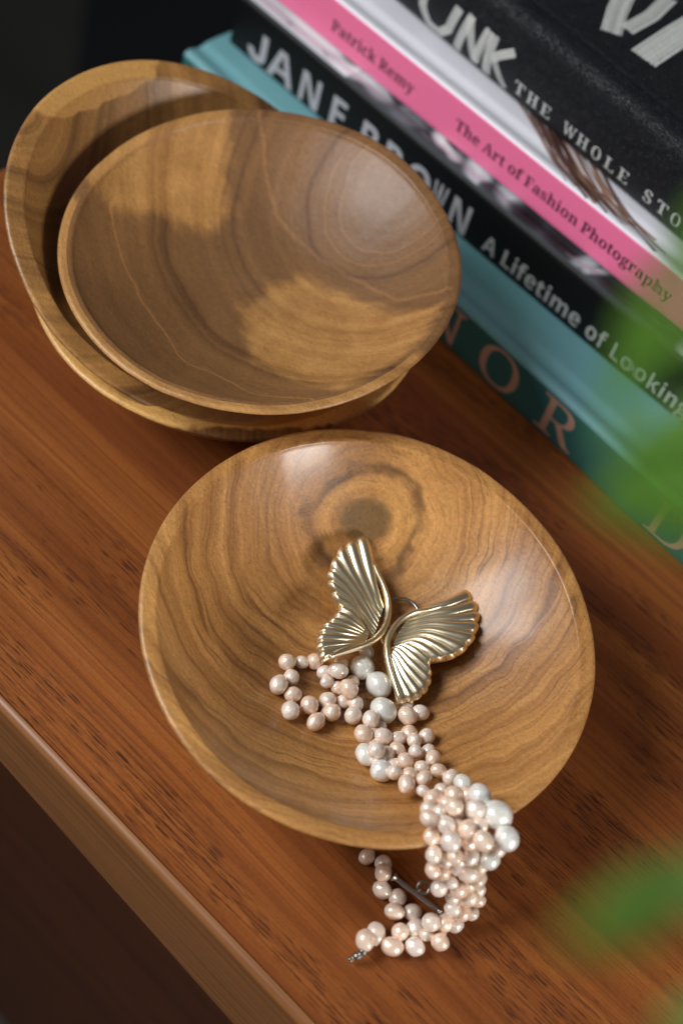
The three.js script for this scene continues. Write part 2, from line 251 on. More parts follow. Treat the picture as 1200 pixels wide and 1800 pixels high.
// A wrap runs up the spine and over the top board; canvas x = along the spine, canvas y counts millimetres up the wrap.
function book(name, label, { x0, x1, base, z0, slope, thick, depth, round, draw, wrap, mat, boardColor, pages = 0xd9d2c4, square = 0.003 }) {
  const t = thing(name, label, 'book', 'books stacked on the sideboard');
  t.position.set(0, base, z0); t.rotation.y = -Math.atan(slope);
  const L = (x1 - x0) * 1000, prof = round(thick);                  // prof: [z, y] in metres, spine bottom first
  const len = [0]; for (let i = 1; i < prof.length; i++) len.push(len[i - 1] + Math.hypot(prof[i][0] - prof[i - 1][0], prof[i][1] - prof[i - 1][1]));
  const total = len[len.length - 1], seen = Math.min(total, wrap);
  const cv = document.createElement('canvas'); cv.width = Math.min(2048, Math.round(L * PXMM)); cv.height = Math.round(seen * 1000 * PXMM);
  const cx = cv.getContext('2d'), k = cv.width / L;
  cx.setTransform(k, 0, 0, PXMM, -x0 * 1000 * k, 0);                // millimetres; y grows downwards from wrap's far end
  const Y = (mm) => seen * 1000 - mm;                               // height on the wrap -> canvas
  draw(cx, Y, x0 * 1000, x1 * 1000, seen * 1000);
  const ct = new THREE.CanvasTexture(cv); ct.colorSpace = THREE.SRGBColorSpace; ct.magFilter = THREE.LinearFilter;
  const m = mat(ct, L, total * 1000);
  const nv = prof.length - 1;
  const geo = grid(60, nv, (u, v) => { const q = prof[Math.round(v * nv)]; return [x0 + u * (x1 - x0), q[1], q[0]]; });
  const uv = geo.attributes.uv; for (let j = 0; j <= nv; j++) for (let i = 0; i <= 60; i++) uv.setXY(j * 61 + i, i / 60, Math.min(1, len[j] / seen));
  mesh('cover', geo, m, t);
  const bm = new THREE.MeshStandardMaterial({ color: boardColor, roughness: 0.6 });
  mesh('bottom_board', new THREE.BoxGeometry(x1 - x0, 0.0025, depth - 0.001).translate((x0 + x1) / 2, 0.00135, -depth / 2 - 0.001), bm, t);
  for (const [s, sx] of [[x0, 1], [x1, -1]]) mesh('cover_edge', new THREE.BoxGeometry(0.0006, 0.0022, depth - 0.012).translate(s + sx * 0.0004, thick - 0.0016, -depth / 2 - 0.006), bm, t);
  const pm = new THREE.MeshStandardMaterial({ roughness: 0.9, map: tex(64, 256, (u, v) => { const n = 205 + 26 * N(u * 2, v * 90, 3); return [n, n * 0.975, n * 0.92]; }) });
  mesh('page_block', new THREE.BoxGeometry(x1 - x0 - 2 * square, thick - 0.0062, depth - 0.006).translate((x0 + x1) / 2, thick / 2, -depth / 2 - 0.0005), pm, t);
  return t;
}
const arc = (P, cz, cy, r, a0, a1, n) => { for (let k = 0; k <= n; k++) { const a = a0 + (a1 - a0) * k / n; P.push([cz + r * Math.cos(a), cy + r * Math.sin(a)]); } };
// flat spine, small round shoulder, joint groove, board
const hardback = (depth, r, groove, gd, end) => (h) => {
  const P = [[-0.0006, 0.0004], [0, 0.0014]]; for (let k = 1; k < 6; k++) P.push([0, 0.0014 + (h - r - 0.0014) * k / 6]);
  arc(P, -r, h - r, r, 0, Math.PI / 2, 7);
  for (let k = 1; k <= 12; k++) { const q = k / 12; P.push([-r - q * (groove * 2), h - gd * Math.sin(q * Math.PI) ** 2]); }
  for (let k = 1; k <= 5; k++) P.push([-r - groove * 2 - (depth - r - groove * 2) * k / 5, h]);
  return P;
};
const fitText = (cx, Y, s, x0, x1, y0, cap, font, color) => {       // text from x0 to x1, baseline at height y0, capitals cap high (all mm)
  cx.save(); cx.font = font.replace('SIZE', '100px'); cx.fillStyle = color; cx.textBaseline = 'alphabetic';
  const w = cx.measureText(s).width, sx = (x1 - x0) / w, sy = cap / 71.4; cx.translate(x0, Y(y0)); cx.scale(sx, sy); cx.fillText(s, 0, 0); cx.restore();
};

book('book', 'thick teal clothbound book with copper capitals, lowest of the stack', {
  x0: -0.284, x1: 0.075, base: 0.0002, z0: -0.1584, slope: 0.0575, thick: 0.0283, depth: 0.245, boardColor: 0x2c6a72, wrap: 0.075,
  round: hardback(0.245, 0.003, 0.006, 0.0016),
  draw: (c, Y, a, b, H) => {
    c.fillStyle = '#6b9fa5'; c.fillRect(a, 0, b - a, H); c.fillStyle = '#2e6765'; c.fillRect(a, Y(25.4), b - a, 26);
    const col = '#c49a86';
    for (const [s, x, e] of [['N', -110, -86], ['O', -76.5, -49.5], ['R', -39, -15.5], ['D', 28, 52]]) fitText(c, Y, s, x, e, 2.6, 21.5, 'SIZE serif', col);
  },
  mat: (t) => new THREE.MeshPhysicalMaterial({ map: t, roughness: 0.5, bumpScale: 0.00012, bumpMap: tex(512, 256, (u, v, i, j) => { const q = 128 + 60 * (rnd() - 0.5) + 40 * N(i / 3, j / 3, 1); return [q, q, q]; }, { srgb: false }) }),
});
book('book', 'black jacketed book with silver capitals on its spine and a monochrome photograph cover', {
  x0: -0.2755, x1: 0.06, base: 0.0287, z0: -0.1915, slope: 0.02, thick: 0.0308, depth: 0.235, boardColor: 0x0a0a0b, wrap: 0.085,
  round: hardback(0.235, 0.0042, 0.005, 0.001),
  draw: (c, Y, a, b, H) => {
    c.fillStyle = '#08090a'; c.fillRect(a, 0, b - a, H);
    // monochrome photograph print on the cover: soft pale and dark folds of cloth and hands
    const y0 = 30.5; c.save(); c.beginPath(); c.rect(a, 0, b - a, Y(y0)); c.clip();
    const blob = (x, y, rx, ry, rot, col, al) => { c.save(); c.translate(x, Y(y)); c.rotate(rot); c.scale(rx, ry); const g = c.createRadialGradient(0, 0, 0, 0, 0, 1); g.addColorStop(0, `rgba(${col},${al})`); g.addColorStop(0.6, `rgba(${col},${al * 0.75})`); g.addColorStop(1, `rgba(${col},0)`); c.fillStyle = g; c.fillRect(-1, -1, 2, 2); c.restore(); };
    c.fillStyle = '#b9bdc1'; c.fillRect(a, 0, b - a, H);
    c.fillStyle = '#3b4046'; c.fillRect(-205, 0, 300, H);
    blob(-238, 44, 26, 12, 0.3, '225,228,230', 0.9); blob(-206, 36, 14, 6, -0.2, '235,238,240', 0.9); blob(-212, 46, 9, 8, 0, '30,33,37', 0.95);
    blob(-192, 38, 15, 7, 0.2, '205,212,216', 0.85); blob(-186, 44, 12, 4, 0.5, '25,27,30', 0.9); blob(-170, 36, 12, 7, -0.3, '120,128,134', 0.8); blob(-172, 44, 14, 4, 0, '18,20,22', 0.9);
    blob(-150, 38, 9, 5, 0.4, '238,240,242', 0.95); blob(-141, 36, 7, 4.5, 0.2, '225,230,232', 0.95); blob(-146, 42, 6, 3, 0, '30,32,36', 0.9); blob(-127, 37, 12, 8, 0.6, '215,222,226', 0.95); blob(-119, 34, 4, 6, 0.2, '35,38,44', 0.8);
    blob(-108, 38, 11, 8, 0.4, '190,198,204', 0.9); blob(-96, 36, 12, 8, 0, '16,18,20', 0.95); blob(-76, 37, 13, 9, 0.2, '26,28,30', 0.95); blob(-62, 37, 5, 9, 0.5, '170,180,186', 0.9); blob(-56, 36, 3, 8, 0.6, '205,212,216', 0.7);
    blob(-40, 38, 16, 10, 0, '22,24,26', 0.95); blob(-15, 38, 16, 9, 0, '30,32,34', 0.9); blob(-2, 36, 7, 8, 0.7, '215,222,226', 0.95); blob(10, 36, 7, 8, 0.3, '200,206,210', 0.9); blob(28, 38, 18, 10, 0, '16,17,19', 0.9);
    for (let i = 0; i < 60; i++) blob(a + rnd() * (b - a), 32 + rnd() * 14, 2 + rnd() * 5, 0.5 + rnd() * 1.5, rnd() - 0.5, rnd() < 0.5 ? '230,234,236' : '14,15,17', 0.25);
    c.restore();
    const col = '#a9a9ae', F = 'bold SIZE sans-serif';
    for (const [s, x, e] of [['A', -250, -232.5], ['N', -230, -213.5], ['E', -209.5, -197], ['B', -189.5, -176], ['R', -174, -160], ['O', -158.5, -142], ['W', -141.5, -133], ['N', -131, -116.8]]) fitText(c, Y, s, x, e, 1.8, 17.2, F, col);
    c.strokeStyle = col; c.lineWidth = 4.1; c.beginPath(); c.moveTo(-253.8, Y(19)); c.lineTo(-253.8, Y(7)); c.bezierCurveTo(-253.8, Y(2.6), -261.4, Y(2.2), -262.2, Y(8.2)); c.stroke();
    fitText(c, Y, 'A Lifetime of Looking', -108, 14, 3.6, 9.4, F, '#a2a5a3');
  },
  mat: (t) => new THREE.MeshPhysicalMaterial({ map: t, roughness: 0.5, specularIntensity: 0.5 }),
});
book('book', 'white covered book with a bright pink spine and dark serif title', {
  x0: -0.268, x1: 0.04, base: 0.0597, z0: -0.2024, slope: 0.0178, thick: 0.0246, depth: 0.225, boardColor: 0xe24a80, wrap: 0.085,
  round: hardback(0.225, 0.0022, 0.0055, 0.0013),
  draw: (c, Y, a, b, H) => {
    c.fillStyle = '#d6d5dc'; c.fillRect(a, 0, b - a, H); c.fillStyle = '#f0759f'; c.fillRect(a, Y(23.4), b - a, 24);
    fitText(c, Y, 'Patrick Remy', -225.8, -173, 8.0, 6.0, 'bold SIZE serif', '#2a1420'); fitText(c, Y, 'The Art of Fashion Photography', -147, -21.2, 8.6, 5.8, 'bold SIZE serif', '#2a1420');
    // strands of brown hair printed across the cover
    for (let i = 0; i < 46; i++) { const s = -108 + rnd() * 46, w = 0.25 + rnd() * 1.1; c.strokeStyle = ['#4a2f28', '#6a4636', '#2c1c1c', '#83604c'][i % 4]; c.globalAlpha = 0.55 + 0.4 * rnd(); c.lineWidth = w; c.beginPath(); c.moveTo(s - 26 - 12 * rnd(), Y(48 + rnd() * 10)); c.bezierCurveTo(s - 12, Y(40), s - 6 + 8 * rnd(), Y(33), s + 14 + 20 * rnd(), Y(24.5 + rnd() * 9)); c.stroke(); }
    c.globalAlpha = 1;
  },
  mat: (t) => new THREE.MeshPhysicalMaterial({ map: t, roughness: 0.36, clearcoat: 0.25, clearcoatRoughness: 0.3 }),
});
// black leather book on top: spine swells outwards, brush-painted lettering
const leatherBump = tex(1024, 512, (u, v, i, j) => {
  const x = i / 11, y = j / 11; let d1 = 9, d2 = 9; const X = Math.floor(x), Y = Math.floor(y);
  for (let a = -1; a <= 1; a++) for (let b = -1; b <= 1; b++) { const h = Math.sin((X + a) * 127.1 + (Y + b) * 311.7) * 43758.5453, h2 = Math.sin((X + a) * 269.5 + (Y + b) * 183.3) * 43758.5453; const px = X + a + h - Math.floor(h), py = Y + b + h2 - Math.floor(h2), d = Math.sqrt((px - x) * (px - x) + (py - y) * (py - y)); if (d < d1) { d2 = d1; d1 = d; } else if (d < d2) d2 = d; }
  const q = 255 * smooth(0, 0.35, d2 - d1) * 0.8 + 40 * N(x / 6, y / 6, 1); return [q, q, q];
}, { srgb: false, repeat: true });
book('book', 'black leather book with white painted lettering, topmost of the stack', {
  x0: -0.24, x1: 0.06, base: 0.0845, z0: -0.2167, slope: 0.0555, thick: 0.040, depth: 0.24, boardColor: 0x0d0e12, wrap: 0.125,
  round: (h) => {
    const P = [[-0.004, 0.0006], [-0.0012, 0.0008]]; for (let k = 0; k <= 10; k++) { const a = -0.9 + 1.65 * k / 10; P.push([-0.0022 + 0.0052 * Math.cos(a), 0.014 + 0.0145 * Math.sin(a)]); }
    const y1 = P[P.length - 1][1], z1 = P[P.length - 1][0]; for (let k = 1; k <= 9; k++) { const q = k / 9 * Math.PI / 2; P.push([z1 - 0.011 * (1 - Math.cos(q)), y1 + (h - y1) * Math.sin(q)]); }
    const z2 = P[P.length - 1][0]; for (let k = 1; k <= 8; k++) P.push([z2 - 0.005 * k / 8, h - 0.0012 * Math.sin(k / 8 * Math.PI) ** 2]);
    for (let k = 1; k <= 6; k++) P.push([z2 - 0.005 - (0.24 + z2 - 0.005) * k / 6, h]); return P;
  },
  draw: (c, Y, a, b, H) => {
    c.fillStyle = '#12141a'; c.fillRect(a, 0, b - a, H);
    const brush = (pts, w, col = '#dedfda') => {                    // bristly stroke
      for (let i = 0; i < 46; i++) { const o = (i / 45 - 0.5) * w, j = 0.35 * (rnd() - 0.5); c.strokeStyle = col; c.globalAlpha = 0.75 + 0.25 * rnd(); c.lineWidth = w / 24; c.lineCap = 'butt'; c.beginPath(); const s = rnd() * 0.9, e = rnd() * 1.1;
        pts.forEach(([x, y], k) => { const n = pts[Math.min(k + 1, pts.length - 1)], p = pts[Math.max(k - 1, 0)], dx = n[0] - p[0], dy = n[1] - p[1], l = Math.hypot(dx, dy); let X = x - dy / l * o + j, Yv = y + dx / l * o + j; if (k === 0) { X += dx / l * s; Yv += dy / l * s; } if (k === pts.length - 1) { X -= dx / l * e; Yv -= dy / l * e; } k ? c.lineTo(X, Y(Yv)) : c.moveTo(X, Y(Yv)); }); c.stroke(); }
      c.globalAlpha = 1;
    };
    const o = 2.6;                                                  // wrap length runs a little ahead of height
    brush([[-221, 26 + o], [-219, 4 + o]], 5); brush([[-221, 25 + o], [-208, 23 + o], [-208, 15 + o], [-219, 13 + o]], 4);
    brush([[-194.5, 25 + o], [-193, 12 + o], [-188, 5.6 + o], [-181, 5 + o], [-176, 11 + o], [-174, 24 + o]], 4.6);
    brush([[-170, 3 + o], [-166.5, 25 + o]], 4.4); brush([[-167.5, 24 + o], [-158, 4.5 + o]], 4.4); brush([[-158.5, 5 + o], [-156, 25 + o]], 4.2);
    brush([[-152.5, 24.5 + o], [-151.2, 3.5 + o]], 4.8); brush([[-140, 24 + o], [-146, 18.5 + o], [-150, 14 + o]], 4); brush([[-149.5, 15.5 + o], [-144, 9 + o], [-139, 4 + o]], 3.6);
    let X = -135; for (const ch of 'THE WHOLE STORY') { if (ch !== ' ') { const w = { W: 7.4, H: 6.6, O: 6.0, S: 5.2 }[ch] ?? 6.2; fitText(c, Y, ch, X + (7.1 - w) / 2, X + (7.1 - w) / 2 + w, 7.3 + o, 6.6, 'bold SIZE serif', '#d2d3d0'); } X += ch === ' ' ? 6.4 : 7.95; }
    // painted letters on the front board
    brush([[-132, 96], [-124, 80], [-115.5, 66]], 9); brush([[-118, 108], [-114, 92], [-113.5, 74]], 7); brush([[-100, 112], [-99, 92], [-97, 66]], 13); brush([[-82, 104], [-70, 84], [-62, 68]], 9);
  },
  mat: (t, L, T) => { const bm = leatherBump.clone(); bm.repeat.set(L / 100, 125 / 50); bm.needsUpdate = true; return new THREE.MeshPhysicalMaterial({ map: t, roughness: 0.4, specularIntensity: 0.5, bumpMap: bm, bumpScale: 0.0008 }); },
});

// ---------------------------------------------------------------- butterfly pendant
const V = (a) => new THREE.Vector3(a[0] / 1000, a[1] / 1000, a[2] / 1000);
const goldMat = new THREE.MeshPhysicalMaterial({ color: new THREE.Color(0.94, 0.82, 0.58), metalness: 1, roughness: 0.34 });
const silverMat = new THREE.MeshStandardMaterial({ color: new THREE.Color(0.36, 0.34, 0.31), metalness: 1, roughness: 0.35 });
function sweep(points, radius, flat = 1, seg = 28, sides = 10, up = new THREE.Vector3(0, 1, 0)) {   // tapered tube; radius(t); flat squashes it along up
  const c = new THREE.CatmullRomCurve3(points), pos = [], idx = [];
  for (let i = 0; i <= seg; i++) {
    const t = i / seg, p = c.getPoint(t), T = c.getTangent(t), S = new THREE.Vector3().crossVectors(T, up).normalize(), U = new THREE.Vector3().crossVectors(S, T).normalize(), r = radius(t);
    for (let k = 0; k < sides; k++) { const a = k / sides * 2 * Math.PI; const q = p.clone().addScaledVector(S, Math.cos(a) * r).addScaledVector(U, Math.sin(a) * r * flat); pos.push(q.x, q.y, q.z); }
  }
  for (let i = 0; i < seg; i++) for (let k = 0; k < sides; k++) { const a = i * sides + k, b = i * sides + (k + 1) % sides; idx.push(a, a + sides, b + sides, a, b + sides, b); }
  const e0 = pos.length / 3, p0 = c.getPoint(0), p1 = c.getPoint(1); pos.push(p0.x, p0.y, p0.z, p1.x, p1.y, p1.z);
  for (let k = 0; k < sides; k++) { idx.push(e0, k, (k + 1) % sides); idx.push(e0 + 1, seg * sides + (k + 1) % sides, seg * sides + k); }
  const g = new THREE.BufferGeometry(); g.setAttribute('position', new THREE.Float32BufferAttribute(pos, 3)); g.setIndex(idx); g.computeVertexNormals(); return g;
}
const RIBS = {"lf":[[[-33.9,29.3,-36.71],[-25.47,26.82,-31.39],[-17.03,24.25,-26.89],[-9.32,21.88,-24.46]],[[-35.05,29.74,-31.64],[-25.52,26.85,-26.13],[-15.58,23.8,-23.03],[-7.88,22.04,-21.56]],[[-35.16,29.8,-25.66],[-26.32,27.1,-22.84],[-16.56,24.1,-21.53],[-6.67,22.16,-19.24]],[[-33.04,29.17,-19.62],[-24.84,26.65,-19.81],[-14.86,23.58,-19.09],[-5.61,22.23,-17.5]],[[-30.57,28.38,-15.29],[-23.53,26.25,-16.94],[-14.3,23.4,-16.93],[-4.73,22.33,-15.72]],[[-27.28,27.42,-12.7],[-21.1,25.5,-14.62],[-13.23,23.5,-14.96],[-4.1,22.4,-14.46]],[[-22.46,25.92,-10.73],[-17.63,24.43,-12.89],[-11.17,23.4,-13.61],[-3.78,22.5,-13.28]]],"lh":[[[-18.68,24.75,-10.31],[-13.31,23.9,-11.71],[-5.88,22.88,-12.34]],[[-17.67,24.98,-7.36],[-11.9,24.0,-9.4],[-5.37,22.88,-11.79]],[[-17.02,25.32,-3.91],[-11.25,24.2,-7.06],[-4.81,22.88,-11.2]],[[-17.25,25.5,-0.72],[-10.5,24.3,-5.45],[-4.45,22.9,-10.65]],[[-16.46,25.5,2.2],[-9.66,24.4,-3.75],[-4.15,22.94,-10.0]],[[-15.0,25.5,5.25],[-8.59,24.6,-1.0],[-3.88,23.0,-9.21]],[[-12.77,25.5,8.01],[-7.19,24.6,0.47],[-3.54,23.08,-8.18]],[[-9.25,25.5,10.4],[-6.34,24.8,2.98],[-3.29,23.2,-6.92]]],"rf":[[[9.31,27.15,-51.79],[6.88,25.8,-43.52],[2.89,24.3,-35.85],[0.34,23.1,-29.08]],[[14.24,27.5,-49.87],[10.04,25.9,-40.75],[5.38,24.5,-34.69],[0.89,22.85,-26.49]],[[17.96,27.5,-46.88],[12.72,26.1,-39.33],[6.79,24.5,-33.12],[1.36,22.58,-23.85]],[[20.95,27.5,-42.57],[14.45,26.0,-36.57],[7.52,24.3,-30.72],[1.93,22.35,-21.41]],[[23.16,27.35,-37.53],[15.99,25.8,-33.21],[8.24,24.1,-28.32],[2.57,22.15,-19.14]],[[23.78,26.7,-31.59],[15.97,25.3,-29.24],[8.87,23.9,-26.03],[3.35,22.02,-17.27]],[[22.59,25.9,-26.55],[16.11,24.9,-25.9],[8.99,23.6,-23.52],[4.18,21.96,-15.9]],[[19.8,24.85,-22.2],[14.7,24.2,-21.93],[8.6,23.2,-20.79],[5.08,22.05,-15.64]]],"rh":[[[17.74,24.13,-19.41],[12.26,23.5,-19.13],[7.04,22.6,-17.8],[5.14,22.1,-15.96]],[[20.77,23.82,-17.13],[13.16,23.27,-16.58],[6.32,22.3,-16.23],[4.78,21.86,-14.48]],[[23.26,23.37,-14.37],[14.0,22.8,-14.18],[6.32,22.1,-14.67],[4.99,21.75,-13.39]],[[24.67,22.72,-10.99],[15.04,22.3,-11.59],[6.31,21.92,-13.28],[5.24,21.65,-12.34]],[[24.75,21.97,-7.52],[16.27,21.77,-8.81],[6.78,21.8,-11.84],[5.61,21.58,-11.4]],[[23.78,21.23,-4.4],[16.41,21.29,-6.56],[7.11,21.67,-10.72],[6.01,21.52,-10.5]],[[21.93,20.56,-1.83],[15.88,20.89,-4.86],[7.26,21.45,-9.66],[6.17,21.47,-9.78]]]}, BORDER = [[[-28.18,28.95,-34.19],[-21.67,26.97,-31.81],[-15.46,25.08,-30.04],[-9.92,23.38,-27.33],[-6.06,22.72,-23.63],[-2.93,22.95,-18.3],[-1.53,23.5,-12.17],[-2.02,24.3,-6.03],[-3.77,25.3,0.33],[-6.49,26.7,9.57]],[[7.55,27.1,-43.1],[3.88,25.7,-35.93],[0.6,24.6,-30.77],[-0.79,23.7,-25.15],[-0.06,23.05,-19.24],[1.88,22.72,-14.57],[5.11,22.7,-10.76],[9.81,22.38,-7.16],[15.5,22.0,-3.94],[21.08,21.64,-0.87]]];
{
  const bf = thing('butterfly_pendant', 'pale gold ribbed butterfly pendant lying on the white pearls', 'pendant');
  for (const [key, part] of [['lf', 'forewing'], ['rf', 'forewing'], ['lh', 'hindwing'], ['rh', 'hindwing']]) {
    const wing = new THREE.Group(); wing.name = part; bf.add(wing);
    const ribs = RIBS[key].map((r) => r.map(V));
    const cur = ribs.map((r) => new THREE.CatmullRomCurve3(r)), m = ribs.length, S = 12, NV = 30, DN = 4;
    const along = []; for (let v = 0; v <= NV; v++) along.push(new THREE.CatmullRomCurve3(cur.map((c) => c.getPoint(v / NV))));
    const root = ribs.reduce((a, r) => a.add(r[r.length - 1]), new THREE.Vector3()).multiplyScalar(1 / m);
    const nu = m * S;
    const at = (u, v) => {                                          // u across the flutes, v from tip to root
      const i = clamp(u * m - 0.5, 0, m - 1), over = u * m - 0.5 - i, d = Math.abs(u * m - 0.5 - Math.round(u * m - 0.5)), f = Math.sqrt(Math.max(0, 1 - (1.96 * d) ** 2));
      const C = along[Math.round(v * NV)], k = i / (m - 1), p = C.getPoint(k), q = C.getPoint(clamp(k + 0.5 / (m - 1))).sub(C.getPoint(clamp(k - 0.5 / (m - 1)))), w = q.length() / (clamp(k + 0.5 / (m - 1)) - clamp(k - 0.5 / (m - 1))) / (m - 1);
      p.addScaledVector(q.normalize(), over * w);
      const out = p.clone().sub(root).setY(0).normalize(), e = clamp(1 - v / 0.07);
      p.y += 0.0014 * Math.sin(clamp(v * 1.1) * Math.PI) + 0.40 * w * f * (1 - 0.25 * v) - 0.0016 * (1 - Math.sqrt(1 - e * e));
      p.addScaledVector(out, (0.0011 * f + 0.0003) * Math.max(0, 1 - v / 0.12));
      return p;
    };
    const top = grid(nu, NV, (u, v) => at(u, v).toArray());
    const skirt = grid(nu, DN, (u, v) => { const p = at(u, 0); const out = p.clone().sub(root).setY(0).normalize(); p.y -= 0.0024 * v; p.addScaledVector(out, 0.0004 * Math.sin(v * Math.PI) - 0.0009 * v * v); return p.toArray(); });
    const under = grid(nu, NV, (u, v) => { const p = at(u, v); if (v === 0) p.addScaledVector(p.clone().sub(root).setY(0).normalize(), -0.0009); p.y = p.y - 0.0024 - 0.0003; return p.toArray(); });
    const g = mergeGeometries([top, skirt, under]); g.computeVertexNormals();
    mesh('fluted_wing', g, goldMat, wing);
  }
  for (const b of BORDER) mesh('wing_border', sweep(b.map(V), (t) => 0.0013 * (0.35 + 0.65 * Math.sin(Math.PI * clamp(t * 0.9 + 0.05)) ** 0.6), 1.5, 60, 12), goldMat, bf);
  const j = BORDER[0][5], k = BORDER[1][5], mid = V([(j[0] + k[0]) / 2, 20, (j[2] + k[2]) / 2]);
  mesh('joint', sweep([V([j[0], 21, j[2]]), mid, V([k[0], 21, k[2]])], () => 0.0017, 1, 10, 10), goldMat, bf);
  const [rc, rt] = [[-3.15,21.0,-28.81],[-7.74,21.0,-33.81]].map(V), rr = rc.distanceTo(rt);
  const ring = mesh('ring', new THREE.TorusGeometry(rr, 0.0007, 12, 64), silverMat, bf); ring.position.copy(rc); ring.rotation.set(-Math.PI / 2 + 0.12, 0, 0);
}

